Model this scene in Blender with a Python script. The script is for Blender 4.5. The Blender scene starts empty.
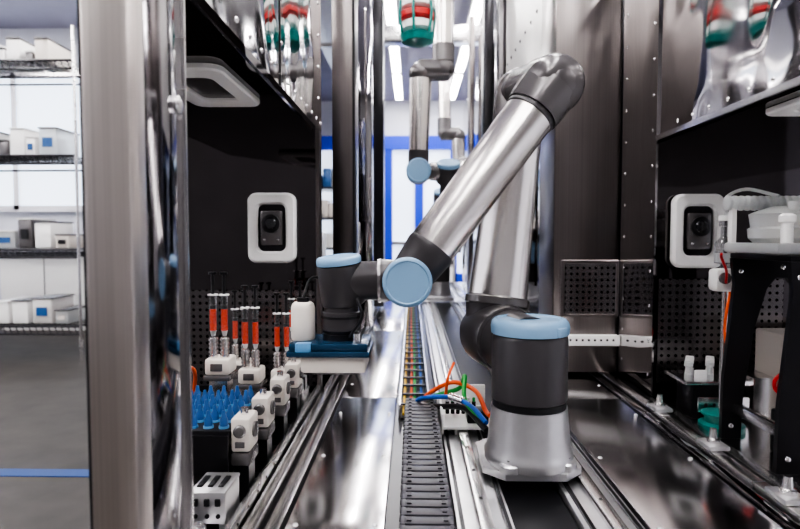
import bpy, bmesh, math, random
from mathutils import Vector, Matrix, Euler
random.seed(7)
ZOFF=-0.45   # everything is authored with camera height 1.4, floor ends up at z=0
scene=bpy.context.scene

# ---------------------------------------------------------------- materials
def mat(name,col,metal=0.0,rough=0.5,brush=None,wav=0.0,var=0.0,trans=0.0,emit=0.0,coat=0.0,rv=0.0,vs=3.0,alpha=1.0,ior=1.45,ws=2.6,bs=0.03,aniso=0.0):
    m=bpy.data.materials.new(name); m.use_nodes=True
    nt=m.node_tree; p=nt.nodes['Principled BSDF']
    c=(col[0],col[1],col[2],1)
    p.inputs['Base Color'].default_value=c
    p.inputs['Metallic'].default_value=metal
    p.inputs['Roughness'].default_value=rough
    p.inputs['IOR'].default_value=ior
    p.inputs['Transmission Weight'].default_value=trans
    p.inputs['Coat Weight'].default_value=coat
    p.inputs['Coat Roughness'].default_value=0.08
    p.inputs['Alpha'].default_value=alpha
    if emit>0:
        p.inputs['Emission Color'].default_value=c
        p.inputs['Emission Strength'].default_value=emit
    tc=nt.nodes.new('ShaderNodeTexCoord')
    def noise(scale,vec=(1,1,1),detail=3):
        mp=nt.nodes.new('ShaderNodeMapping'); mp.inputs['Scale'].default_value=vec
        nt.links.new(tc.outputs['Object'],mp.inputs['Vector'])
        n=nt.nodes.new('ShaderNodeTexNoise'); n.inputs['Scale'].default_value=scale; n.inputs['Detail'].default_value=detail
        nt.links.new(mp.outputs['Vector'],n.inputs['Vector']); return n
    def maprange(src,a,b):
        r=nt.nodes.new('ShaderNodeMapRange'); r.inputs['From Min'].default_value=0.3; r.inputs['From Max'].default_value=0.7
        r.inputs['To Min'].default_value=a; r.inputs['To Max'].default_value=b
        nt.links.new(src,r.inputs['Value']); return r.outputs['Result']
    last=None
    if wav>0:
        n=noise(ws,(1,1,1),1)
        b=nt.nodes.new('ShaderNodeBump'); b.inputs['Strength'].default_value=wav; b.inputs['Distance'].default_value=0.05
        nt.links.new(n.outputs['Fac'],b.inputs['Height']); last=b
    if brush:
        n=noise(1.0,brush,2)
        mx=nt.nodes.new('ShaderNodeMix'); mx.data_type='RGBA'
        mx.inputs['A'].default_value=tuple(x*0.93 for x in col)+(1,)
        mx.inputs['B'].default_value=tuple(min(1,x*1.07) for x in col)+(1,)
        nt.links.new(maprange(n.outputs['Fac'],0,1),mx.inputs['Factor'])
        nt.links.new(mx.outputs['Result'],p.inputs['Base Color'])
    elif rv>0:
        n=noise(vs,(1,1,1),2)
        nt.links.new(maprange(n.outputs['Fac'],max(0.02,rough-rv),rough+rv),p.inputs['Roughness'])
    if var>0:
        n=noise(vs,(1,1,1),6)
        mx=nt.nodes.new('ShaderNodeMix'); mx.data_type='RGBA'
        mx.inputs['A'].default_value=tuple(x*(1-var) for x in col)+(1,)
        mx.inputs['B'].default_value=tuple(min(1,x*(1+var)) for x in col)+(1,)
        nt.links.new(maprange(n.outputs['Fac'],0,1),mx.inputs['Factor'])
        nt.links.new(mx.outputs['Result'],p.inputs['Base Color'])
    if last: nt.links.new(last.outputs['Normal'],p.inputs['Normal'])
    return m

STEEL=mat('polished_steel',(0.60,0.585,0.59),1,0.06,wav=0.22,rv=0.03,vs=5,ws=4.5)
STEELD=mat('dark_polished_steel',(0.32,0.31,0.325),1,0.08,wav=0.2,rv=0.03,vs=4)
DECK=mat('deck_steel',(0.76,0.745,0.75),1,0.18,wav=0.10,rv=0.04,vs=5,ws=3)
BRUSHV=mat('brushed_steel_vertical',(0.62,0.57,0.54),1,0.34,brush=(500,500,0.8))
BRUSHD=mat('brushed_steel_dark',(0.22,0.197,0.192),1,0.28,brush=(300,300,0.6))
ALU=mat('aluminium',(0.78,0.765,0.76),1,0.24,rv=0.05)
ALUT=mat('brushed_aluminium_tube',(0.84,0.80,0.775),1,0.25,rv=0.02,vs=10)
CAST=mat('cast_aluminium',(0.66,0.655,0.67),0.9,0.34,var=0.05,vs=30)
GREY=mat('robot_grey',(0.058,0.054,0.058),0.2,0.32,rv=0.03)
GREYL=mat('robot_light_grey',(0.16,0.152,0.155),0.5,0.25)
BLUE=mat('robot_cap_blue',(0.20,0.34,0.50),0.0,0.38,coat=0.2)
BLACK=mat('black_plastic',(0.010,0.010,0.012),0,0.35)
RUB=mat('chain_black',(0.04,0.038,0.046),0,0.42,var=0.2,vs=40)
BPOL=mat('black_polished_panel',(0.11,0.10,0.104),1.0,0.04,wav=0.03)
BSAT=mat('black_satin_metal',(0.03,0.029,0.033),0.6,0.28)
WHITE=mat('white_plastic',(0.80,0.79,0.78),0,0.38)
CREAM=mat('cream_plastic',(0.64,0.59,0.54),0,0.42)
PANW=mat('cream_panel',(0.66,0.64,0.62),0.3,0.35)
NAVY=mat('navy_plate',(0.015,0.05,0.10),0.3,0.25)
TIP=mat('blue_tip_cap',(0.02,0.085,0.24),0,0.3,coat=0.3)
TIPL=mat('blue_tip_light',(0.10,0.26,0.46),0,0.3)
ORANGE=mat('orange_fluid',(0.60,0.045,0.008),0,0.12,coat=0.5)
GLASS=mat('clear_plastic',(0.9,0.93,0.95),0,0.05,trans=0.9,alpha=0.45)
FROST=mat('frosted_plastic',(0.82,0.84,0.84),0,0.28,trans=0.6,alpha=0.8)
TEAL=mat('teal_plastic',(0.01,0.20,0.18),0,0.3,coat=0.3)
RED=mat('red_plastic',(0.50,0.02,0.02),0,0.35)
CORG=mat('orange_cable',(0.85,0.12,0.02),0,0.4)
CGRN=mat('green_cable',(0.03,0.33,0.06),0,0.4)
CBLU=mat('blue_cable',(0.02,0.11,0.45),0,0.4)
CYEL=mat('yellow_cable',(0.7,0.45,0.04),0,0.4)
LBLUE=mat('vivid_blue_paint',(0.01,0.05,0.60),0,0.5)
WALL=mat('wall_paint',(0.62,0.63,0.69),0,0.7,var=0.03)
WALLD=mat('wall_dark_for_reflections',(0.16,0.155,0.16),0,0.6,var=0.1)  # unseen wall behind camera, colour darkened to deepen the steel reflections
CEIL=mat('ceiling_paint',(0.36,0.35,0.43),0,0.7,var=0.05)
FLOOR=mat('epoxy_floor',(0.040,0.035,0.032),0,0.6,var=0.25,vs=6)
TAPE=mat('blue_floor_tape',(0.015,0.05,0.18),0,0.5)
LAMP=mat('lamp_diffuser',(1.0,0.975,0.965),0,0.5,emit=32)
WINDOW=mat('bright_window',(0.78,0.87,1.0),0,0.5,emit=0.6)
LENS=mat('lens_glass',(0.01,0.01,0.015),0,0.03,coat=1)

def perforated():
    m=bpy.data.materials.new('perforated_steel'); m.use_nodes=True
    nt=m.node_tree; p=nt.nodes['Principled BSDF']
    p.inputs['Metallic'].default_value=0.95; p.inputs['Roughness'].default_value=0.22
    tc=nt.nodes.new('ShaderNodeTexCoord')
    mp=nt.nodes.new('ShaderNodeMapping'); mp.inputs['Scale'].default_value=(50,50,50)
    nt.links.new(tc.outputs['Object'],mp.inputs['Vector'])
    sp=nt.nodes.new('ShaderNodeSeparateXYZ'); nt.links.new(mp.outputs['Vector'],sp.inputs[0])
    def frac(s):
        f=nt.nodes.new('ShaderNodeMath'); f.operation='FRACT'; nt.links.new(s,f.inputs[0])
        g=nt.nodes.new('ShaderNodeMath'); g.operation='SUBTRACT'; g.inputs[1].default_value=0.5; nt.links.new(f.outputs[0],g.inputs[0])
        h=nt.nodes.new('ShaderNodeMath'); h.operation='POWER'; h.inputs[1].default_value=2; 
        ab=nt.nodes.new('ShaderNodeMath'); ab.operation='ABSOLUTE'; nt.links.new(g.outputs[0],ab.inputs[0])
        nt.links.new(ab.outputs[0],h.inputs[0]); return h.outputs[0]
    a=nt.nodes.new('ShaderNodeMath'); a.operation='ADD'
    nt.links.new(frac(sp.outputs['X']),a.inputs[0]); nt.links.new(frac(sp.outputs['Z']),a.inputs[1])
    l=nt.nodes.new('ShaderNodeMath'); l.operation='LESS_THAN'; l.inputs[1].default_value=0.05
    nt.links.new(a.outputs[0],l.inputs[0])
    mx=nt.nodes.new('ShaderNodeMix'); mx.data_type='RGBA'
    mx.inputs['A'].default_value=(0.22,0.205,0.21,1); mx.inputs['B'].default_value=(0.003,0.003,0.003,1)
    nt.links.new(l.outputs[0],mx.inputs['Factor']); nt.links.new(mx.outputs['Result'],p.inputs['Base Color'])
    return m
PERF=perforated()

# ---------------------------------------------------------------- mesh builder
def V(*a): return Vector(a)
class B:
    def __init__(s,name): s.n=name; s.v=[]; s.f=[]; s.mi=[]; s.mats=[]
    def m(s,mt):
        if mt not in s.mats: s.mats.append(mt)
        return s.mats.index(mt)
    def add(s,vs,fs,mt):
        o=len(s.v); s.v+= [Vector(x) for x in vs]; k=s.m(mt)
        for f in fs: s.f.append([i+o for i in f]); s.mi.append(k)
    def box(s,c,sz,mt,rot=(0,0,0),bev=0.0):
        bm=bmesh.new()
        bmesh.ops.create_cube(bm,size=1)
        for v in bm.verts: v.co=Vector((v.co.x*sz[0],v.co.y*sz[1],v.co.z*sz[2]))
        if bev>0: bmesh.ops.bevel(bm,geom=bm.edges[:],offset=min(bev,min(sz)*0.45),segments=2,affect='EDGES',profile=0.5)
        R=Euler([math.radians(a) for a in rot]).to_matrix()
        bm.verts.index_update()
        s.add([R@v.co+Vector(c) for v in bm.verts],[[v.index for v in f.verts] for f in bm.faces],mt); bm.free(); return s
    def bx(s,x0,x1,y0,y1,z0,z1,mt,bev=0.0):
        return s.box(((x0+x1)/2,(y0+y1)/2,(z0+z1)/2),(abs(x1-x0),abs(y1-y0),abs(z1-z0)),mt,bev=bev)
    def lathe(s,p,d,prof,mt,seg=32):
        p=Vector(p); d=Vector(d).normalized()
        a=d.orthogonal().normalized(); b=d.cross(a)
        vs=[];fs=[]
        for t,r in prof:
            for i in range(seg):
                an=2*math.pi*i/seg
                vs.append(p+d*t+(a*math.cos(an)+b*math.sin(an))*max(r,1e-5))
        n=len(prof)
        for j in range(n-1):
            for i in range(seg):
                k=(i+1)%seg
                fs.append([j*seg+i,j*seg+k,(j+1)*seg+k,(j+1)*seg+i])
        fs.append(list(range(seg))[::-1]); fs.append([(n-1)*seg+i for i in range(seg)])
        s.add(vs,fs,mt); return s
    def cyl(s,p0,p1,r0,mt,r1=None,seg=32,bev=0.0):
        p0=Vector(p0);p1=Vector(p1);L=(p1-p0).length
        if r1 is None: r1=r0
        if bev>0: pr=[(0,r0-bev),(bev*.3,r0-bev*.3),(bev,r0),(L-bev,r1),(L-bev*.3,r1-bev*.3),(L,r1-bev)]
        else: pr=[(0,r0),(L,r1)]
        return s.lathe(p0,p1-p0,pr,mt,seg)
    def sph(s,c,r,mt,sc=1.0,axis=(0,0,1),seg=28):
        n=12
        pr=[(-r*sc*math.cos(math.pi*i/n),r*math.sin(math.pi*i/n)) for i in range(n+1)]
        return s.lathe(c,axis,pr,mt,seg)
    def tube(s,pts,r,mt,seg=10,sub=8):
        P=[Vector(p) for p in pts]
        if len(P)>2:
            Q=[]
            E=[P[0]*2-P[1]]+P+[P[-1]*2-P[-2]]
            for i in range(1,len(E)-2):
                for k in range(sub):
                    t=k/sub
                    p0,p1,p2,p3=E[i-1],E[i],E[i+1],E[i+2]
                    Q.append(0.5*((2*p1)+(-p0+p2)*t+(2*p0-5*p1+4*p2-p3)*t*t+(-p0+3*p1-3*p2+p3)*t**3))
            Q.append(P[-1]); P=Q
        vs=[];fs=[]
        a=None
        for i,p in enumerate(P):
            d=(P[min(i+1,len(P)-1)]-P[max(i-1,0)]).normalized()
            if a is None: a=d.orthogonal().normalized()
            a=(a-d*a.dot(d)).normalized(); b=d.cross(a)
            for k in range(seg):
                an=2*math.pi*k/seg; vs.append(p+(a*math.cos(an)+b*math.sin(an))*r)
        for j in range(len(P)-1):
            for i in range(seg):
                k=(i+1)%seg; fs.append([j*seg+i,j*seg+k,(j+1)*seg+k,(j+1)*seg+i])
        fs.append(list(range(seg))[::-1]); fs.append([(len(P)-1)*seg+i for i in range(seg)])
        s.add(vs,fs,mt); return s
    def prism(s,poly,a0,a1,mt,axis='z'):
        def cv(p,a):
            if axis=='z': return Vector((p[0],p[1],a))
            if axis=='x': return Vector((a,p[0],p[1]))
            return Vector((p[0],a,p[1]))
        n=len(poly)
        vs=[cv(p,a0) for p in poly]+[cv(p,a1) for p in poly]
        fs=[list(range(n))[::-1],[n+i for i in range(n)]]
        for i in range(n):
            k=(i+1)%n; fs.append([i,k,n+k,n+i])
        s.add(vs,fs,mt); return s
    def ring(s,c,U,W,w,h,rad,iw,ih,irad,dep,mt):
        c=Vector(c);U=Vector(U).normalized();W=Vector(W).normalized();N=U.cross(W)
        def loop(w,h,r,o):
            L=[]
            for cx,cy,a0 in ((w/2-r,h/2-r,0),(-w/2+r,h/2-r,90),(-w/2+r,-h/2+r,180),(w/2-r,-h/2+r,270)):
                for i in range(7):
                    a=math.radians(a0+15*i); L.append(c+U*(cx+r*math.cos(a))+W*(cy+r*math.sin(a))+N*o)
            return L
        e=dep*0.3
        Ls=[loop(iw,ih,irad,0),loop(iw,ih,irad,dep-e),loop(iw+2*e,ih+2*e,irad+e,dep),loop(w-2*e,h-2*e,max(rad-e,.001),dep),loop(w,h,rad,dep-e),loop(w,h,rad,0)]
        n=28; vs=[p for L in Ls for p in L]; fs=[]
        for j in range(6):
            q=(j+1)%6
            for i in range(n):
                k=(i+1)%n; fs.append([j*n+i,j*n+k,q*n+k,q*n+i])
        s.add(vs,fs,mt); return s
    def rivets(s,pts,nrm,mt,r=0.005):
        for p in pts: s.lathe(p,nrm,[(0,r),(r*.35,r*.8),(r*.6,r*.2)],mt,10)
        return s
    def done(s,ang=32):
        lo=Vector((min(v.x for v in s.v),min(v.y for v in s.v),min(v.z for v in s.v)))
        hi=Vector((max(v.x for v in s.v),max(v.y for v in s.v),max(v.z for v in s.v)))
        o=Vector(((lo.x+hi.x)/2,(lo.y+hi.y)/2,lo.z))
        me=bpy.data.meshes.new(s.n); me.from_pydata([v-o for v in s.v],[],s.f)
        for mt in s.mats: me.materials.append(mt)
        me.polygons.foreach_set('material_index',s.mi)
        me.polygons.foreach_set('use_smooth',[True]*len(s.f))
        bm=bmesh.new(); bm.from_mesh(me); bmesh.ops.recalc_face_normals(bm,faces=bm.faces[:]); bm.to_mesh(me); bm.free()
        me.set_sharp_from_angle(angle=math.radians(ang)); me.update()
        ob=bpy.data.objects.new(s.n,me); scene.collection.objects.link(ob)
        ob.location=o+Vector((0,0,ZOFF)); return ob

# ---------------------------------------------------------------- room shell
FZ=0.45; CZ=3.75
B('floor').bx(-6,4,-3,10.2,FZ-0.1,FZ,FLOOR).done()
B('ceiling').bx(-6,4,-3,10.2,CZ,CZ+0.1,CEIL).done()
B('wall_left').bx(-6.1,-6,-3,10.2,FZ,CZ,WALL).done()
B('wall_right').bx(4,4.1,-3,10.2,FZ,CZ,WALL).done()
B('wall_front').bx(-6,4,-3.1,-3,FZ,CZ,WALLD).done()
B('wall_back').bx(-6,4,10.2,10.3,FZ,CZ,WALL).done()
B('wall_partition').bx(-6,-1.95,6.6,6.7,FZ,CZ,WALL).done()
w=B('door_1')
for x,h in ((-2.6,.06),(-1.30,.05),(-0.50,.15),(0.12,.07),(0.72,.06),(2.2,.06)): w.bx(x-h,x+h,10.1,10.18,FZ+0.0,2.9,LBLUE)
w.bx(-2.66,2.26,10.08,10.18,2.9,3.13,LBLUE); w.bx(-2.6,2.2,10.1,10.18,FZ,FZ+0.3,LBLUE)
w.bx(-2.6,2.2,10.12,10.17,1.25,1.31,ALU)
w.done()
w=B('window_1')
for x0,x1 in ((-2.54,-.66),(-.34,.04),(.20,.66),(.78,2.14)): w.bx(x0,x1,10.185,10.198,0.75,2.9,WINDOW)
w.done()
w=B('window_2'); w.bx(-5.6,-2.2,6.56,6.599,1.75,3.2,WINDOW)
w.bx(-5.6,-2.2,6.53,6.56,3.2,3.27,ALU); w.bx(-5.6,-2.2,6.53,6.56,1.68,1.75,ALU)
for x in (-5.6,-4.5,-3.35,-2.2): w.bx(x-.03,x+.03,6.53,6.56,1.7,3.25,ALU)
w.done()
B('floor_tape').bx(-6,-0.9,2.22,2.29,FZ,FZ+0.003,TAPE).done()
def lamp(x,y0,y1,wd=0.09):
    b=B('ceiling_light'); b.bx(x-wd/2-.02,x+wd/2+.02,y0,y1,CZ-0.05,CZ,WHITE); b.bx(x-wd/2,x+wd/2,y0+.02,y1-.02,CZ-0.062,CZ-0.045,LAMP); b.done()
for x in (-0.22,0.66):
    for y in (-2.2,-0.4,1.4,3.2,5.0,6.8,8.4): lamp(x,y,y+1.45)
for x in (-2.0,-3.6,-5.0):  # side rows out of view, added to widen and brighten the light
    for y in (-1.5,1.0,3.4): lamp(x,y,y+1.9,0.14)
for x in (2.0,3.2):  # more rows added out of view, so the steel reflects brighter
    for y in (-1.5,0.8,3.5,6.5): lamp(x,y,y+1.9,0.14)
b=B('cable_ladder')
b.bx(0.95,0.98,2.5,9.5,3.2,3.3,ALU); b.bx(1.35,1.38,2.5,9.5,3.2,3.3,ALU)
for i in range(24): b.bx(0.98,1.35,2.6+i*.29,2.64+i*.29,3.22,3.25,ALU)
for y in (3,5,7,9): b.bx(0.955,0.975,y,y+.02,3.3,CZ,ALU); b.bx(1.355,1.375,y,y+.02,3.3,CZ,ALU)
b.done()
b=B('ceiling_duct')
b.bx(-0.95,-0.6,2.5,9.8,3.35,3.65,CAST,bev=.01)
for y in (3.2,4.6,6.0,7.4,8.8): b.bx(-0.97,-0.58,y,y+.04,3.33,3.67,ALU); b.bx(-.79,-.77,y,y+.04,3.67,CZ,ALU)
b.done()

# far end furniture
b=B('lab_storage_rack')
for x in (-1.55,-0.75):
    for y in (8.6,9.1): b.cyl((x,y,FZ),(x,y,2.35),.018,ALU,seg=10)
for z in (0.75,1.2,1.65,2.1):
    b.bx(-1.57,-0.73,8.58,9.12,z,z+.03,BSAT)
    x=-1.5
    while x<-0.95:
        w_=random.uniform(.08,.2); h=random.uniform(.1,.3)
        b.box((x+w_/2,8.85,z+.03+h/2),(w_*.9,.35,h),random.choice((WHITE,CREAM,TIP,GREYL,RED)),bev=.01); x+=w_
b.done()
b=B('lab_instrument_cabinet')
b.bx(0.22,0.62,8.3,8.8,FZ,1.55,CAST,bev=.01); b.bx(0.25,0.59,8.285,8.3,1.0,1.5,GREYL,bev=.004); b.bx(0.25,0.59,8.285,8.3,FZ+.08,.95,WHITE,bev=.004)
b.bx(0.28,0.55,8.4,8.7,1.55,1.85,GREYL,bev=.02); b.bx(0.31,0.52,8.39,8.4,1.6,1.8,BLACK,bev=.004)
b.done()

# ---------------------------------------------------------------- central deck
D=0.93
b=B('machine_deck')
b.bx(-0.27,0.66,-0.3,6.0,FZ,D-0.012,BSAT)
for (x0,x1) in ((-0.205,-0.045),(0.385,0.60)):
    y=-0.3
    for L in (1.05,0.92,1.2,1.5,1.6):
        y1=min(6.0,y+L); b.bx(x0,x1,y+.002,y1-.002,D-0.012,D,DECK,bev=0.001); y=y1
b.bx(-0.268,-0.245,-0.3,6,D-0.012,D+0.012,ALU,bev=.002)
b.bx(-0.236,-0.212,-0.3,6,D-0.012,D+0.004,ALU,bev=.002)
b.bx(0.605,0.628,-0.3,6,D-0.012,D+0.006,STEELD,bev=.002)
b.bx(0.634,0.66,-0.3,6,D-0.012,D+0.014,ALU,bev=.002)
b.rivets([(x,y,D) for x in (-0.19,-0.06,0.40,0.59) for y in [0.62+.3*i for i in range(16)]],(0,0,1),CAST,0.005)
b.done()

b=B('linear_rail')
for x0,x1 in ((0.072,0.165),(0.275,0.372)):
    b.bx(x0,x1,-0.3,5.8,D-0.011,D+0.006,CAST,bev=.002)
    xm=(x0+x1)/2
    b.bx(xm-.012,xm+.012,-0.3,5.8,D+0.006,D+0.020,ALU,bev=.003)
    b.bx(xm-.040,xm-.034,-0.3,5.8,D+0.006,D+0.012,BSAT); b.bx(xm+.034,xm+.040,-0.3,5.8,D+0.006,D+0.012,BSAT)
    b.rivets([(xm,y,D+.020) for y in [0.5+.12*i for i in range(30)]],(0,0,1),BLACK,0.004)
b.bx(0.168,0.272,-0.3,5.8,D-0.011,D-0.006,BLACK)
b.done()

b=B('cable_tray')
b.bx(-0.035,-0.029,1.50,5.2,D-.011,D+0.03,ALU); b.bx(0.043,0.049,1.50,5.2,D-.011,D+0.03,ALU)
b.bx(-0.029,0.043,1.50,5.2,D-.011,D-0.006,BLACK)
for i,mt in enumerate((CYEL,BLACK,CORG,CGRN,BLACK,CBLU,BLACK)):
    x=-0.022+i*0.0098
    b.tube([(x,1.50,D+.004),(x+.002,2.2,D+.004),(x-.001,3.2,D+.005),(x,5.2,D+.004)],0.0036,mt,8,4)
for i in range(36): b.bx(-0.029,0.043,1.56+i*.1,1.57+i*.1,D+.010,D+.014,BLACK)
b.done()

b=B('cable_drag_chain')
p=0.0275
for i in range(46):
    y=0.22+i*p
    z0,z1=D-0.008,D+0.052
    b.box((-0.013,y+p/2,(z0+z1)/2),(0.008,p*.98,z1-z0),RUB,bev=.002)
    b.box((0.059,y+p/2,(z0+z1)/2),(0.008,p*.98,z1-z0),RUB,bev=.002)
    b.box((0.023,y+p*.45,z1-.003),(0.07,p*.80,0.006),RUB,bev=.001)
    b.box((0.023,y+p*.92,z1-.006),(0.066,p*.3,0.006),BLACK)
    b.box((-0.004,y+p*.45,z1+.001),(0.007,p*.4,0.003),RUB); b.box((0.050,y+p*.45,z1+.001),(0.007,p*.4,0.003),RUB)
    b.cyl((0.063,y+p/2,D+.024),(0.0655,y+p/2,D+.024),0.009,BLACK,seg=14)
    b.cyl((-0.017,y+p/2,D+.024),(-0.0195,y+p/2,D+.024),0.009,BLACK,seg=14)
b.done()

b=B('cable_connector_bracket')
b.bx(0.068,0.19,1.32,1.50,D+.024,D+.032,WHITE,bev=.002)
b.bx(0.068,0.074,1.32,1.50,D+.012,D+.06,WHITE,bev=.002)
b.bx(0.074,0.19,1.494,1.50,D+.03,D+.085,WHITE,bev=.002)
b.bx(0.10,0.115,1.34,1.37,D+.006,D+.03,WHITE)
for i in range(6): b.cyl((0.088+i*.013,1.42,D+.032),(0.088+i*.013,1.42,D+.062),0.005,BLACK,seg=10); b.cyl((0.088+i*.013,1.42,D+.062),(0.088+i*.013,1.42,D+.072),0.0035,CGRN if i%2 else CAST,seg=8)
b.bx(0.13,0.18,1.34,1.39,D+.032,D+.06,BSAT,bev=.003)
b.done()
b=B('robot_cable_bundle')
z=D+.05
b.tube([(0.022,1.49,z-.01),(0.05,1.46,z+.025),(0.10,1.40,z+.065),(0.15,1.36,z+.055),(0.165,1.28,z+.03),(0.165,1.2,z+.045)],0.0055,CORG)
b.tube([(0.034,1.49,z-.01),(0.065,1.45,z+.02),(0.115,1.40,z+.05),(0.125,1.36,z+.09),(0.12,1.30,z+.05),(0.15,1.22,z+.03)],0.0055,CGRN)
b.tube([(0.006,1.49,z-.012),(0.03,1.42,z+.02),(0.09,1.34,z+.045),(0.13,1.27,z+.045),(0.155,1.2,z+.03)],0.0055,CBLU)
b.tube([(0.03,1.49,z-.02),(0.07,1.40,z+.005),(0.12,1.30,z+.03),(0.155,1.18,z+.02)],0.007,BLACK)
b.tube([(0.08,1.36,z+.045),(0.085,1.35,z+.09),(0.10,1.37,z+.12)],0.0035,CORG)
b.cyl((0.09,1.335,z+.048),(0.118,1.295,z+.048),0.009,ALU,seg=16)
b.done()

# ---------------------------------------------------------------- robot
def joint(b,c,ax,r,l0,l1,cap=True,body=GREY):
    c=Vector(c); ax=Vector(ax).normalized(); e=r*.22
    L=l0+l1
    b.lathe(c-ax*l0,ax,[(0,r*.55),(e*.15,r*.78),(e*.5,r*.92),(e,r),(L-.004,r),(L,r*.985)],body,40)
    if cap:
        t=c+ax*l1
        b.lathe(t,ax,[(0,r*.94),(.003,r*.94)],BLACK,40)
        b.lathe(t+ax*.003,ax,[(0,r*1.0),(r*.10,r*1.01),(r*.24,r*1.0),(r*.32,r*.94),(r*.34,r*.86),(r*.30,r*.82),(r*.31,r*.4),(r*.31,0.001)],BLUE,40)
def robot_main():
    b=B('robot_arm')
    bx,by=0.228,1.12
    z=D+.021
    b.prism([(0.135,by-.035),(0.172,by-.072),(0.284,by-.072),(0.321,by-.035),(0.321,by+.09),(0.295,by+.12),(0.165,by+.12),(0.135,by+.09)],z,z+.014,CAST)
    z+=.014
    b.lathe((bx,by,z),(0,0,1),[(0,.083),(.004,.085),(.016,.085),(.022,.083),(.034,.080),(.10,.073),(.108,.073)],CAST,48)
    for k in range(4):
        a=math.radians(45+90*k+8); q=V(bx+math.cos(a)*.076,by+math.sin(a)*.076,z)
        b.lathe(q,(0,0,1),[(0,.020),(.012,.020),(.015,.017)],CAST,24)
        b.lathe(q+V(0,0,.015),(0,0,1),[(0,.008),(.007,.008),(.007,.004)],ALU,12)
    b.cyl((bx,by,z+.108),(bx,by,z+.120),.0705,BLACK)
    b.lathe((bx,by,z+.120),(0,0,1),[(0,.069),(.004,.0725),(.12,.0725),(.126,.070)],GREY,48)
    zt=z+.246
    b.lathe((bx,by,zt),(0,0,1),[(0,.070),(.003,.070)],BLACK,48)
    b.lathe((bx,by,zt+.003),(0,0,1),[(0,.074),(.014,.075),(.022,.073),(.028,.067),(.029,.061),(.026,.058),(.0262,.001)],BLUE,48)
    b.box((bx+.045,by-.052,zt+.012),(.03,.018,.018),BLUE,rot=(0,0,48),bev=.004)
    ax=V(-0.22,1,0).normalized()
    S=V(0.186,1.275,1.183)
    b.lathe(V(bx,by,1.178),S-V(bx,by,1.178),[(0,.066),(.10,.066),(.14,.062)],GREY,40)
    b.lathe(S-ax*.075,ax,[(0,.060),(.004,.069),(.016,.073),(.11,.073),(.135,.066),(.145,.05)],GREY,40)
    b.sph(S+ax*.02,.073,GREY)
    E=V(0.250,1.355,1.728)
    S2=S+ax*.02
    L=(E-S2).length; du=(E-S2).normalized()
    b.lathe(S2,du,[(0,.066),(.045,.066),(.062,.069)],GREY,40)
    b.lathe(S2+du*.062,du,[(0,.068),(.004,.072),(.018,.072),(.022,.066)],GREYL,40)
    b.lathe(S2+du*.084,du,[(0,.066),(L-.15,.056),(L-.148,.057)],ALUT,48)
    b.lathe(S2+du*(L-.075),du,[(0,.057),(.012,.058),(.05,.058),(.075,.057)],GREYL,40)
    F=V(0.284,1.205,1.708)
    ae=(F-E).normalized()
    b.sph(E,.058,GREYL,axis=du)
    b.lathe(E-ae*.045,ae,[(0,.03),(.006,.045),(.02,.055),(.09,.056),(.16,.056)],GREYL,40)
    W=V(-0.010,1.125,1.313)
    df=(W-F); LF=df.length; df.normalize()
    b.sph(F,.061,GREYL,axis=df)
    b.lathe(F-ae*.03,ae,[(0,.0605),(.04,.061),(.055,.059),(.075,.050),(.084,.034),(.088,.001)],GREYL,40)
    b.lathe(F+df*.01,df,[(0,.0605),(.045,.0585),(.062,.056)],GREYL,40)
    b.lathe(F+df*.072,df,[(0,.052),(.002,.0535),(.010,.0535),(.012,.051)],GREY,40)
    b.lathe(F+df*.084,df,[(0,.0515),(LF-.165,.0475),(LF-.163,.0475)],ALUT,48)
    b.lathe(F+df*(LF-.083),df,[(0,.048),(.008,.0495),(.02,.048),(.06,.044),(.083,.042)],GREY,40)
    a1=V(0.03,-1,0.02).normalized()
    joint(b,W,a1,.047,.075,.028)
    W2=V(-0.140,1.14,1.312)
    c0=W+V(0,.02,0)
    dl=(W2-c0).normalized(); LL=(W2-c0).length
    b.lathe(c0,dl,[(0,.040),(.035,.041),(.05,.043),(.06,.0385),(LL,.0385)],GREY,36)
    b.lathe(c0+dl*.052,dl,[(0,.0435),(.006,.0435)],GREYL,36)
    au=V(-0.10,-0.10,1).normalized()
    joint(b,W2,au,.044,.052,.032)
    w3=W2-V(0,0,.045)
    b.lathe(w3,(0,0,-1),[(0,.034),(.014,.034),(.016,.039),(.05,.039),(.054,.035),(.058,.032),(.07,.032)],GREY,36)
    b.lathe(w3-V(0,0,.022),(0,0,-1),[(0,.0405),(.005,.0405)],BLACK,36)
    b.lathe(w3-V(0,0,.058),(0,0,-1),[(0,.036),(.012,.036)],BLACK,36)
    zg=w3.z-.070
    b.box((-0.158,1.135,zg-.006),(0.15,0.115,0.014),NAVY,bev=.004)
    b.box((-0.158,1.135,zg-.019),(0.158,0.122,0.012),NAVY,bev=.004)
    b.box((-0.15,1.135,zg-.041),(0.124,0.10,0.032),CREAM,bev=.006)
    b.box((-0.150,1.135,zg-.060),(0.085,0.06,0.008),GREYL,bev=.002)
    b.box((-0.205,1.085,zg-.008),(0.03,0.02,0.02),TIPL,bev=.003)
    b.lathe((-0.214,1.13,zg+.001),(0,0,1),[(0,.022),(.004,.0235),(.062,.0235),(.07,.021),(.074,.016)],CREAM,28)
    b.lathe((-0.214,1.13,zg+.075),(0,0,1),[(0,.012),(.008,.012)],BLACK,18)
    b.tube([(-0.214,1.13,zg+.08),(-0.20,1.15,zg+.12),(-0.165,1.18,zg+.11)],.003,BLACK,8)
    b.tube([(-0.12,1.10,zg+.01),(-0.095,1.09,zg+.05),(-0.105,1.10,zg+.085)],.003,BLACK,8)
    b.cyl((-0.105,1.10,zg),(-0.105,1.10,zg+.018),.009,ALU,seg=16)
    b.done(40)
robot_main()

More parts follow.
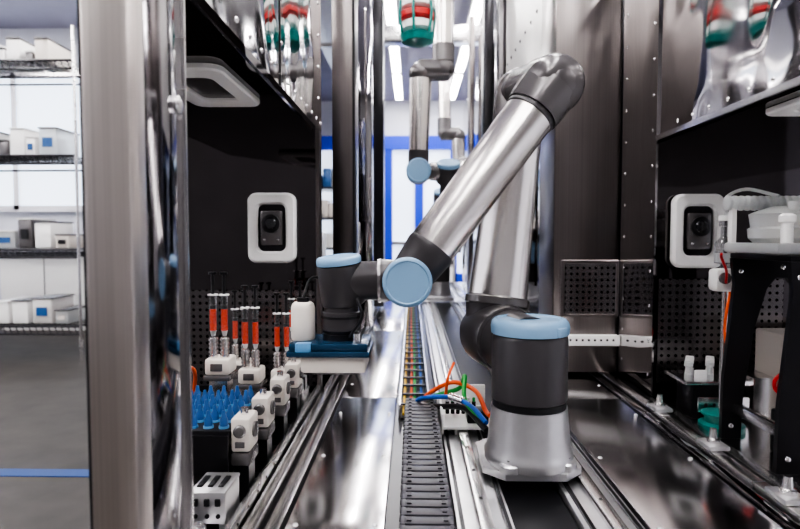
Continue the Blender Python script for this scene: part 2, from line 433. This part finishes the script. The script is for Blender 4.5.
def hanging_robot(X,Y,m):
    b=B('robot_arm')
    def q(x,y,z): return (X+m*(x-0.166),Y+(y-3.16),z)
    b.lathe(q(.166,3.28,3.10),(0,0,-1),[(0,.095),(.02,.095),(.03,.075),(.12,.073)],CAST,36)
    b.lathe(q(.166,3.28,2.98),(0,0,-1),[(0,.073),(.16,.073)],GREY,36)
    joint(b,q(.166,3.20,2.86),(0,-1,0),.062,.08,.05)
    b.cyl(q(.166,3.16,2.84),q(.166,3.16,2.36),.055,ALUT)
    b.sph(q(.166,3.16,2.30),.062,GREYL)
    b.lathe(q(.206,3.16,2.29),(-m,0,0),[(0,.04),(.01,.058),(.17,.058),(.18,.04)],GREYL,36)
    b.sph(q(0.045,3.16,2.27),.064,GREYL)
    b.cyl(q(.166,3.16,2.42),q(.166,3.16,2.33),.060,GREYL)
    b.cyl(q(0.045,3.16,2.24),q(0.035,3.16,1.84),.060,ALUT,r1=.052)
    b.cyl(q(0.035,3.16,1.86),q(0.034,3.16,1.80),.056,GREY)
    joint(b,q(0.034,3.16,1.75),(0,-1,0),.066,.07,.05)
    b.lathe(q(0.034,3.16,1.75),(m,0,0),[(0,.045),(.06,.045),(.07,.05),(.16,.05)],GREYL,36)
    joint(b,q(0.195,3.16,1.74),(0,-.5,1),.064,.06,.04)
    b.cyl(q(0.195,3.16,1.70),q(0.195,3.16,1.60),.045,GREY)
    b.box(q(0.195,3.16,1.592),(.13,.10,.015),NAVY,bev=.003)
    b.box(q(0.195,3.16,1.562),(.09,.08,.045),CREAM,bev=.006)
    b.done()
    b=B('overhead_beam')
    b.bx(-0.35,0.75,Y+.04,Y+.20,3.10,3.24,ALU,bev=.006)
    for x in (-0.30,0.70): b.bx(x-.03,x+.03,Y+.09,Y+.15,3.24,CZ,ALU)
    b.done()
hanging_robot(0.166,3.16,1)
hanging_robot(0.28,5.1,-1)
b=B('overhead_beam')
b.bx(-0.35,0.75,2.60,2.68,2.86,2.94,ALU,bev=.004)
for x in (-0.33,0.73): b.bx(x-.02,x+.02,2.62,2.66,2.94,CZ,ALU)
b.done()
b=B('robot_arm')
X,Y=0.19,4.1
b.lathe((X,Y,D+.023),(0,0,1),[(0,.11),(.02,.11),(.03,.09),(.12,.075),(.13,.075)],CAST,36)
b.lathe((X,Y,D+.153),(0,0,1),[(0,.078),(.30,.078)],GREY,36)
b.lathe((X,Y,D+.453),(0,0,1),[(0,.08),(.03,.08),(.04,.06),(.041,.001)],BLUE,36)
joint(b,(X+.02,Y-.05,D+.36),(-.8,-1,0),.075,.08,.07)
b.cyl((X+.10,Y+.06,D+.36),(X+.18,Y+.12,D+.95),.06,ALUT,r1=.052)
b.sph((X+.18,Y+.12,D+.98),.065,GREYL)
b.cyl((X+.18,Y+.06,D+.98),(X-.03,Y-.12,D+.50),.05,ALUT)
b.sph((X-.03,Y-.12,D+.49),.056,GREY)
b.bx(X-.17,X+.17,Y-.15,Y+.15,D+.0225,D+.0235,CAST)
b.done()

def hanger(x,y,z):
    b=B('hanging_tool_stack')
    b.cyl((x,y,z+.32),(x,y,z+.62),.012,ALU,seg=14)
    b.lathe((x,y,z+.20),(0,0,1),[(0,.045),(.02,.085),(.05,.09),(.08,.07),(.13,.03)],TEAL,24)
    b.lathe((x,y,z+.155),(0,0,1),[(0,.06),(.01,.075),(.035,.075),(.045,.04)],WHITE,24)
    b.lathe((x,y,z+.11),(0,0,1),[(0,.055),(.01,.075),(.035,.075),(.045,.05)],RED,24)
    b.lathe((x,y,z+.06),(0,0,1),[(0,.055),(.01,.07),(.04,.07),(.05,.05)],WHITE,24)
    b.lathe((x,y,z),(0,0,1),[(0,.03),(.015,.07),(.045,.078),(.06,.05)],TEAL,24)
    for k in range(6):
        a=k*math.pi/3+.3; b.tube([(x+.07*math.cos(a),y+.07*math.sin(a),z+.05),(x+.083*math.cos(a),y+.083*math.sin(a),z+.13),(x+.075*math.cos(a),y+.075*math.sin(a),z+.21)],.006,TEAL,8)
    b.done()
hanger(0.023,2.64,2.25)

# ---------------------------------------------------------------- steel door post and panel, near left
b=B('steel_door_frame')
b.bx(-0.314,-0.268,0.55,0.585,FZ,2.35,BRUSHV,bev=.003)
b.bx(-0.317,-0.3145,0.553,0.585,FZ,2.35,BSAT)
b.done()
b=B('steel_side_panel')
b.bx(-0.276,-0.270,0.587,0.685,FZ,2.35,STEELD,bev=.001)
b.bx(-0.279,-0.267,0.685,0.690,FZ,2.35,ALU)
for z in (1.55,1.02): 
    b.lathe((-0.270,0.665,z),(1,0,0),[(0,.010),(.004,.010),(.006,.006)],ALU,20)
b.done()

# ---------------------------------------------------------------- left cabinet bay
LP=[(-0.272,0.70),(-0.385,0.70),(-0.70,1.24),(-0.70,1.75),(-0.272,1.75)]
b=B('equipment_cabinet')
b.prism(LP,FZ,D-.03,BSAT)
b.prism(LP,D-.03,D,BSAT)
b.prism(LP,1.71,2.2,STEEL)
b.prism([(-0.29,0.72),(-0.385,0.72),(-0.69,1.24),(-0.69,1.74),(-0.29,1.74)],1.706,1.71,BPOL)
b.bx(-0.70,-0.272,1.72,1.75,D,1.71,BPOL)
b.bx(-0.284,-0.272,1.712,1.75,D,1.71,BRUSHD)
b.bx(-0.69,-0.29,1.716,1.72,D+.02,1.24,PERF)
b.rivets([(-0.272,y,z) for z in (1.735,2.15) for y in [0.76+.075*i for i in range(14)]],(1,0,0),ALU,.0055)
b.rivets([(-0.272,1.70,z) for z in [1.80+.09*i for i in range(4)]]+[(-0.272,1.22,z) for z in [1.80+.09*i for i in range(4)]],(1,0,0),ALU,.0055)
b.bx(-0.274,-0.270,1.205,1.209,1.71,2.2,BLACK)
b.done()
def cam_module(x,z,y):
    b=B('inspection_camera')
    b.ring((x,y,z),(1,0,0),(0,0,1),.142,.206,.026,.082,.138,.018,.022,WHITE)
    b.bx(x-.043,x+.043,y-.008,y-.001,z-.071,z+.071,BSAT)
    b.box((x,y-.016,z),(.066,.018,.105),GREYL,bev=.008)
    b.lathe((x,y-.024,z+.012),(0,-1,0),[(0,.027),(.008,.027),(.010,.022)],BLACK,24)
    b.lathe((x,y-.034,z+.012),(0,-1,0),[(0,.017),(.003,.014),(.004,.001)],LENS,24)
    b.rivets([(x-.02,y-.025,z-.035),(x+.02,y-.025,z-.035)],(0,-1,0),ALU,.004)
    b.done()
cam_module(-0.413,1.425,1.718)
def underlamp(x,y,z,w_,l_):
    b=B('under_cabinet_lamp')
    b.ring((x,y,z),(0,1,0),(1,0,0),l_,w_,.03,l_*.62,w_*.5,.015,.012,WHITE)
    b.bx(x-w_*.27,x+w_*.27,y-l_*.33,y+l_*.33,z-.004,z-.0005,GREYL)
    b.done()
underlamp(-0.415,1.18,1.7055,.15,.30)

b=B('equipment_cabinet')
b.bx(-0.95,-0.62,1.80,3.3,FZ,2.6,STEELD); b.bx(-1.9,-1.55,3.6,6.4,FZ,2.7,STEEL)
for y in (4.0,4.8,5.6): b.bx(-1.55,-1.54,y,y+.04,FZ,2.7,BSAT)
b.bx(-0.621,-0.612,2.2,2.95,1.15,1.95,BPOL)
b.done()
b=B('steel_column'); b.bx(-0.274,-0.195,2.0,2.12,D+.013,3.0,BRUSHD,bev=.004)
b.bx(-0.203,-0.195,1.992,1.999,D+.013,3.0,BLACK); b.done()
b=B('steel_column'); b.bx(-0.273,-0.20,2.9,3.05,D+.013,3.0,STEEL,bev=.004); b.done()
b=B('steel_column'); b.bx(-0.273,-0.185,3.75,3.95,D+.013,3.2,BSAT,bev=.004); b.done()
b=B('equipment_trolley')
b.bx(-0.60,-0.33,2.3,2.9,FZ+.1,1.25,STEELD,bev=.01); b.bx(-0.61,-0.32,2.28,2.92,1.25,1.28,ALU,bev=.005)
b.bx(-0.55,-0.40,2.5,2.7,1.28,1.42,WHITE,bev=.01)
for x in (-.57,-.36):
    for y in (2.35,2.85): b.cyl((x-.012,y,FZ+.05),(x+.012,y,FZ+.05),.05,BLACK,seg=18)
b.done()

# ---- left bench equipment
b=B('blue_tip_rack')
b.bx(-0.455,-0.318,0.985,1.20,1.045,1.062,BSAT,bev=.002)
b.bx(-0.455,-0.318,0.980,0.985,0.985,1.055,BSAT)
for x in (-0.45,-0.328): b.bx(x-.006,x+.006,0.985,1.19,D,1.045,ALU)
for i in range(5):
    for j in range(6):
        x=-0.442+i*.0275; y=1.003+j*.034
        b.lathe((x,y,1.062),(0,0,1),[(0,.009),(.004,.009),(.0045,.0075)],TIPL,12)
        b.lathe((x,y,1.0665),(0,0,1),[(0,.0075),(.012,.0070),(.016,.0045),(.026,.003),(.027,.001)],TIP,12)
b.done()
def actuator(y,x=-0.292):
    b=B('linear_actuator_block')
    b.box((x-.008,y+.03,1.052),(.034,.058,.060),CREAM,bev=.005)
    b.lathe((x-.008,y+.001,1.06),(0,-1,0),[(0,.011),(.005,.011),(.007,.008)],GREYL,18)
    b.box((x-.008,y,1.036),(.016,.004,.010),GREYL)
    b.lathe((x+.009,y+.03,1.055),(1,0,0),[(0,.014),(.004,.014),(.006,.009)],GREYL,18)
    b.bx(x-.025,x+.009,y+.0,y+.06,0.998,1.021,GREYL,bev=.003)
    b.bx(x-.022,x+.004,y+.01,y+.05,D,0.998,BSAT)
    b.cyl((x-.008,y+.03,1.082),(x-.008,y+.03,1.094),.007,ALU,seg=12)
    b.done()
for y in (0.99,1.12,1.27,1.42): actuator(y)

def syringe_station(x,y,zb,h):
    b=B('syringe_pump')
    b.box((x,y+.01,zb-.040),(.054,.060,.036),CREAM,bev=.006)
    b.box((x,y+.01,zb-.064),(.060,.066,.012),GREYL,bev=.003)
    b.box((x,y-.021,zb-.040),(.026,.004,.016),GREYL,bev=.001)
    b.bx(x-.02,x+.02,y-.01,y+.03,D,zb-.069,ALU)
    for dx in (-.0125,.0125):
        p=V(x+dx,y,zb-.024)
        pr=[(0,.008)]
        for k in range(5): pr+=[(.004+.009*k,.0105),(.009+.009*k,.0105),(.010+.009*k,.008),(.0125+.009*k,.008)]
        b.lathe(p,(0,0,1),pr,ALU,16)
        b.lathe(p+V(0,0,.05),(0,0,1),[(0,.004),(.01,.006),(.012,.0075)],FROST,14)
        b.lathe(p+V(0,0,.062),(0,0,1),[(0,.0064),(h*.38,.0064)],ORANGE,16)
        b.lathe(p+V(0,0,.062),(0,0,1),[(0,.0078),(h*.62,.0078)],GLASS,16)
        b.lathe(p+V(0,0,.063+h*.38),(0,0,1),[(0,.0066),(.008,.0066)],BLACK,16)
        b.lathe(p+V(0,0,.071+h*.38),(0,0,1),[(0,.0035),(h*.54,.0035)],BLACK,10)
        b.lathe(p+V(0,0,.062+h*.62),(0,0,1),[(0,.011),(.003,.011)],WHITE,16)
        b.lathe(p+V(0,0,.071+h*.92),(0,0,1),[(0,.0085),(.005,.0085)],BLACK,16)
    b.done()
syringe_station(-0.425,1.26,1.155,.125)
syringe_station(-0.395,1.40,1.10,.14)
syringe_station(-0.345,1.52,1.07,.14)
syringe_station(-0.475,1.58,1.08,.13)
syringe_station(-0.335,1.66,1.10,.13)

b=B('slotted_bracket')
b.bx(-0.345,-0.288,0.87,0.876,0.955,1.005,CAST,bev=.002)
b.bx(-0.345,-0.288,0.876,0.95,0.999,1.005,CAST,bev=.002)
for x in (-0.334,-0.316,-0.299): 
    b.box((x,0.868,0.990),(.009,.004,.012),BLACK,bev=.002); b.lathe((x,0.87,0.968),(0,-1,0),[(0,.0035),(.002,.0035)],BLACK,12)
b.bx(-0.345,-0.335,0.876,0.95,D,0.999,CAST); b.bx(-0.30,-0.29,0.876,0.95,D,0.999,CAST)
for x in (-0.335,-0.318,-0.301): b.box((x,0.91,1.006),(.009,.04,.003),BLACK,bev=.001)
b.done()
b=B('slotted_bracket')
b.bx(-0.325,-0.288,0.76,0.86,D,0.945,CAST,bev=.002)
b.bx(-0.325,-0.295,0.80,0.81,0.945,0.985,ALU,bev=.002); b.cyl((-0.31,0.79,0.975),(-0.31,0.82,0.975),.01,ALU,seg=16)
b.rivets([(-0.30,y,0.945) for y in (.78,.83,.85)],(0,0,1),BLACK,.004)
b.done()
b=B('pneumatic_hose_bundle')
for i,mt in enumerate((CBLU,ALU,ALU,CORG,FROST)):
    b.tube([(-0.46,0.90+.02*i,0.975+.010*i),(-0.42,0.97,0.980+.008*i),(-0.40,1.1,.985+.008*i),(-0.34,1.22,0.975+.006*i),(-0.33,1.4,0.95+.006*i)],.0045,mt)
b.tube([(-0.50,1.3,1.02),(-0.46,1.20,1.12),(-0.475,1.1,1.13),(-0.49,1.0,1.05)],.004,CORG)
b.done()
b=B('valve_manifold')
b.bx(-0.315,-0.287,1.52,1.60,D,0.985,ALU,bev=.003)
for k in range(3): b.cyl((-0.30,1.535+.025*k,0.985),(-0.30,1.535+.025*k,1.015),.009,BLACK if k%2 else CAST,seg=14)
b.done()
b=B('deck_guide_rail')
b.bx(-0.284,-0.2725,0.72,1.70,D,D+.03,ALU,bev=.002)
b.rivets([(-0.2725,y,D+.02) for y in [.76+.06*i for i in range(15)]],(1,0,0),BLACK,.003)
b.done()

# ---------------------------------------------------------------- right cabinet bay
b=B('equipment_cabinet')
b.bx(0.664,1.5,-0.3,1.92,FZ,D-.005,BSAT)
b.bx(0.702,1.48,-0.28,1.655,D-.0049,D-.0005,DECK)
b.bx(0.69,1.5,0.2,1.92,1.67,2.25,STEEL)
b.bx(0.70,1.49,0.22,1.66,1.664,1.67,BPOL)
b.bx(0.69,1.5,1.66,1.92,D-.005,1.67,BPOL)
b.bx(0.684,0.69,1.655,1.92,D-.005,2.25,STEEL)
b.bx(0.70,1.05,1.656,1.66,D+.05,1.28,PERF)
b.rivets([(0.69,y,z) for z in (1.70,2.05) for y in [0.5+.08*i for i in range(14)]],(-1,0,0),ALU,.005)
b.rivets([(0.684,y,z) for y in (1.68,1.89) for z in [1.0+.1*i for i in range(12)]],(-1,0,0),ALU,.005)
b.bx(0.687,0.691,1.05,1.054,1.67,2.25,BLACK)
b.bx(0.682,0.690,0.4,1.655,1.668,1.682,ALU)
b.done()
cam_module(0.798,1.415,1.651)
underlamp(0.80,1.12,1.663,.14,.26)
b=B('bench_edge_strip')
b.bx(0.672,0.70,-0.3,1.64,D-.005,D+.012,ALU,bev=.002)
b.rivets([(0.686,y,D+.012) for y in [.6+.1*i for i in range(11)]],(0,0,1),BLACK,.004)
b.done()
b=B('leveling_foot_row')
for y in (1.0,1.25,1.52):
    b.box((0.652,y,D+.020),(.045,.06,.010),CAST,bev=.003)
    b.lathe((0.652,y,D+.025),(0,0,1),[(0,.014),(.008,.014),(.01,.009),(.03,.007)],ALU,16)
b.done()

b=B('black_curved_stand')
def arch(y):
    b.prism([(0.720,D),(0.765,D),(0.768,D+.10),(0.790,D+.26),(0.815,D+.35),(0.835,D+.375),(0.86,D+.375),(0.88,D+.35),(0.885,D+.28),(0.875,D+.12),(0.87,D),(0.935,D),(0.945,D+.15),(0.955,D+.30),(0.955,D+.42),(0.735,D+.42),(0.742,D+.36),(0.735,D+.28),(0.722,D+.14)],y,y+.012,BSAT,'y')
    b.rivets([(0.742,y,D+.03),(0.755,y,D+.39),(0.85,y,D+.40),(0.90,y,D+.03),(0.935,y,D+.39)],(0,-1,0),ALU,.006)
arch(1.345); arch(1.14)
b.bx(0.735,0.952,1.14,1.357,D+.42,D+.432,BSAT,bev=.003)
b.bx(0.742,0.76,1.15,1.345,D+.06,D+.085,ALU,bev=.003)
b.bx(0.90,0.92,1.15,1.345,D+.06,D+.085,ALU,bev=.003)
b.done()
b=B('translucent_pump_vessel')
z=D+.433
b.box((0.825,1.25,z+.012),(.22,.20,.022),FROST,bev=.006)
b.lathe((0.825,1.26,z+.023),(0,0,1),[(0,.082),(.01,.092),(.03,.094),(.034,.088),(.062,.092),(.068,.08),(.078,.05)],FROST,30)
b.lathe((0.825,1.26,z+.022),(0,0,1),[(0,.045),(.05,.045),(.06,.035)],CREAM,24)
b.lathe((0.80,1.20,z+.09),(0,0,1),[(0,.03),(.018,.03),(.022,.024)],FROST,24)
b.lathe((0.745,1.17,z+.023),(0,0,1),[(0,.011),(.04,.011),(.043,.015),(.055,.015),(.06,.008)],WHITE,18)
for k in range(16):
    b.lathe((0.71+.0145*k,1.335,z+.112),(1,0,0),[(0,.012),(.003,.017),(.009,.017),(.012,.012)],FROST,16)
b.bx(0.722,0.732,1.327,1.343,z+.0,z+.10,WHITE); b.bx(0.93,0.94,1.327,1.343,z+.0,z+.10,WHITE)
b.done()
b=B('clear_bottle_holder')
bx_,by_=0.760,1.42
b.box((bx_,by_,1.295),(.066,.045,.055),WHITE,bev=.010)
b.lathe((bx_-.014,by_-.022,1.30),(0,-1,0),[(0,.014),(.006,.014),(.008,.010)],GREYL,18)
b.lathe((bx_+.016,by_-.022,1.30),(0,-1,0),[(0,.009),(.006,.009)],BLACK,18)
b.lathe((bx_,by_,1.323),(0,0,1),[(0,.012),(.01,.012),(.012,.026),(.06,.026),(.075,.013),(.10,.013),(.102,.017),(.115,.017)],GLASS,24)
b.lathe((bx_,by_,1.337),(0,0,1),[(0,.022),(.022,.022)],FROST,24)
b.lathe((bx_,by_,1.438),(0,0,1),[(0,.018),(.012,.018)],WHITE,20)
b.cyl((bx_,by_,1.268),(bx_,by_,D+.01),.008,ALU,seg=14)
b.lathe((bx_,by_,D),(0,0,1),[(0,.052),(.012,.052),(.014,.047),(.016,.04)],TEAL,30)
b.lathe((bx_,by_,D+.016),(0,0,1),[(0,.038),(.014,.038),(.016,.045),(.022,.045),(.024,.02)],TEAL,30)
b.done()
b=B('tubing_bundle')
b.tube([(bx_,by_,1.45),(bx_-.01,by_-.01,1.49),(0.78,1.38,1.51),(0.82,1.32,1.49)],.004,FROST)
b.tube([(bx_-.014,by_-.03,1.29),(0.735,1.37,1.32),(0.718,1.36,1.35),(0.712,1.35,1.36)],.003,RED)
b.tube([(0.745,1.37,1.27),(0.735,1.37,1.18),(0.745,1.36,1.10),(0.76,1.365,1.02)],.003,CORG)
b.done()
b=B('red_tubing_coil')
for k in range(6):
    pts=[(0.825+(.034+.003*(k%3))*math.cos(a*.7),1.20+.012*k,1.055+.005*k+.028*math.sin(a*.7)) for a in range(0,10)]
    b.tube(pts,.0042,RED,8,5)
b.bx(0.785,0.865,1.18,1.27,D,D+.095,BSAT,bev=.004)
b.box((0.825,1.176,D+.05),(.05,.006,.05),RED,bev=.002)
b.done()
b=B('lab_clamp_assembly')
b.bx(0.72,0.80,1.49,1.58,D,D+.09,BSAT,bev=.004); b.bx(0.70,0.87,1.48,1.61,D+.09,D+.10,ALU,bev=.002)
for k in range(9):
    x=0.715+.018*k; y=1.50+.035*(k%3)
    b.lathe((x,y,D+.10),(0,0,1),[(0,.010),(.015,.010),(.017,.006),(.032,.006),(.036,.011),(.046,.010)],WHITE if k%3 else FROST,14)
b.box((0.735,1.478,D+.115),(.03,.01,.03),WHITE,bev=.003)
b.bx(0.87,0.93,1.48,1.58,D,D+.11,ALU,bev=.004)
b.bx(0.73,0.86,1.476,1.488,D+.02,D+.06,ALU,bev=.003)
b.rivets([(0.75+.02*k,1.476,D+.04) for k in range(5)],(0,-1,0),BLACK,.005)
b.done()
b=B('label_plate_stack')
b.bx(0.71,0.80,0.96,1.08,D,D+.012,ALU,bev=.003); b.bx(0.72,0.79,0.97,1.07,D+.012,D+.02,GREYL,bev=.002)
b.rivets([(0.73,0.98,D+.02),(0.78,0.98,D+.02),(0.73,1.06,D+.02),(0.78,1.06,D+.02)],(0,0,1),ALU,.006)
b.done()
b=B('control_box')
b.box((1.05,1.52,D+.11),(.22,.16,.22),CREAM,bev=.006)
b.box((1.05,1.438,D+.15),(.14,.006,.08),BLACK,bev=.002)
for k in range(4): b.lathe((0.99+.04*k,1.44,D+.06),(0,-1,0),[(0,.010),(.01,.008)],RED if k==0 else ALU,14)
b.done()

b=B('steel_column')
b.bx(0.468,0.683,1.93,2.15,D+.016,3.0,BRUSHD,bev=.004)
b.bx(0.50,0.675,1.921,1.93,1.14,1.315,PERF)
b.ring((0.5875,1.930,1.2275),(1,0,0),(0,0,1),.19,.19,.006,.165,.165,.004,.010,BRUSHD)
b.bx(0.505,0.682,1.90,1.93,1.04,1.075,WHITE,bev=.004)
b.rivets([(0.52+.02*i,1.90,1.06) for i in range(8)],(0,-1,0),BLACK,.004)
b.done()
b=B('equipment_cabinet')
b.bx(0.70,1.5,2.16,6.0,FZ,2.6,BSAT)
b.bx(0.50,0.69,2.2,3.15,D+.016,1.85,STEELD); b.bx(0.50,0.69,2.2,3.15,1.85,2.95,PANW)
b.bx(0.47,0.69,3.2,4.2,D+.016,2.8,STEELD); b.bx(0.52,0.69,4.25,6.0,D+.016,2.7,STEEL)
b.rivets([(0.50,y,z) for z in (1.9,2.3,2.85) for y in [2.26+.12*i for i in range(8)]],(-1,0,0),BLACK,.008)
b.bx(0.495,0.50,2.35,2.95,1.2,1.7,BPOL)
b.bx(0.462,0.47,3.35,4.0,1.2,1.7,STEEL); b.bx(0.464,0.47,3.4,3.95,2.0,2.5,PANW)
b.done()
b=B('steel_column'); b.bx(0.40,0.455,3.3,3.42,D+.016,2.9,BSAT,bev=.004); b.done()
b=B('steel_column'); b.bx(0.42,0.455,4.3,4.45,D+.016,3.0,BRUSHD,bev=.004); b.done()
b=B('wall_sensor_mount')
b.box((0.665,1.42,2.04),(.036,.10,.012),ALU,bev=.003); b.box((0.655,1.42,2.075),(.035,.05,.05),WHITE,bev=.008)
b.lathe((0.655,1.39,2.078),(0,-1,0),[(0,.016),(.02,.016),(.022,.012)],BLACK,18)
b.done()

# ---------------------------------------------------------------- lab shelving on the left
b=B('wire_shelf_unit')
for x in (-4.6,-3.6,-2.50):
    for y in (4.3,4.75): b.cyl((x,y,FZ),(x,y,2.95),.012,ALU,seg=12)
lv=(0.72,1.30,2.00,2.70)
for z in lv:
    for y in (4.3,4.75): b.cyl((-4.6,y,z),(-2.50,y,z),.010,BSAT,seg=8); b.cyl((-4.6,y,z-.06),(-2.50,y,z-.06),.008,BSAT,seg=8)
    for i in range(52): b.cyl((-4.6+i*.0404,4.3,z),(-4.6+i*.0404,4.75,z),.004,BSAT,seg=6)
    for i in range(42): b.cyl((-4.6+i*.05,4.3,z),(-4.6+i*.05+.025,4.3,z-.06),.004,BSAT,seg=6)
b.done()
b=B('storage_bins')
for z in lv:
    x=-4.55
    while x<-2.72:
        w_=random.uniform(.06,.18); h=random.uniform(.07,.22)
        mt=random.choice((WHITE,FROST,WHITE,PANW,GREYL,CREAM))
        b.box((x+w_/2,4.52,z+.009+h/2),(w_*.92,.3,h),mt,bev=.01)
        b.box((x+w_/2,4.52,z+.009+h+.006),(w_*.95,.32,.012),random.choice((WHITE,GREYL)),bev=.003)
        if random.random()<.5: b.box((x+w_/2,4.365,z+.009+h*.5),(w_*.5,.006,h*.35),random.choice((TIP,CREAM,BLACK)))
        x+=w_+random.uniform(.0,.03)
b.done()
b=B('lab_bench')
b.bx(-4.2,-2.2,5.7,6.4,1.20,1.25,BSAT,bev=.004); b.bx(-4.15,-2.25,5.75,6.35,FZ,1.2,WHITE,bev=.004)
for x in (-3.7,-3.2,-2.7): b.bx(x-.003,x+.003,5.745,5.752,FZ+.05,1.18,BLACK)
b.done()

# ---------------------------------------------------------------- world, camera
wd=bpy.data.worlds.new('World'); scene.world=wd; wd.use_nodes=True
wd.node_tree.nodes['Background'].inputs[0].default_value=(0.8,0.88,1,1)
wd.node_tree.nodes['Background'].inputs[1].default_value=0.3
cd=bpy.data.cameras.new('Camera'); co=bpy.data.objects.new('Camera',cd); scene.collection.objects.link(co)
cd.sensor_width=36; cd.lens=26.1; cd.clip_start=0.02
co.location=(0,0,1.4+ZOFF); co.rotation_euler=(math.radians(90-2.78),0,math.radians(1.19))
cd.dof.use_dof=True; cd.dof.focus_distance=1.15; cd.dof.aperture_fstop=4.5
scene.camera=co
scene.view_settings.view_transform='AgX'
scene.view_settings.look='AgX - High Contrast'
scene.view_settings.exposure=0.85
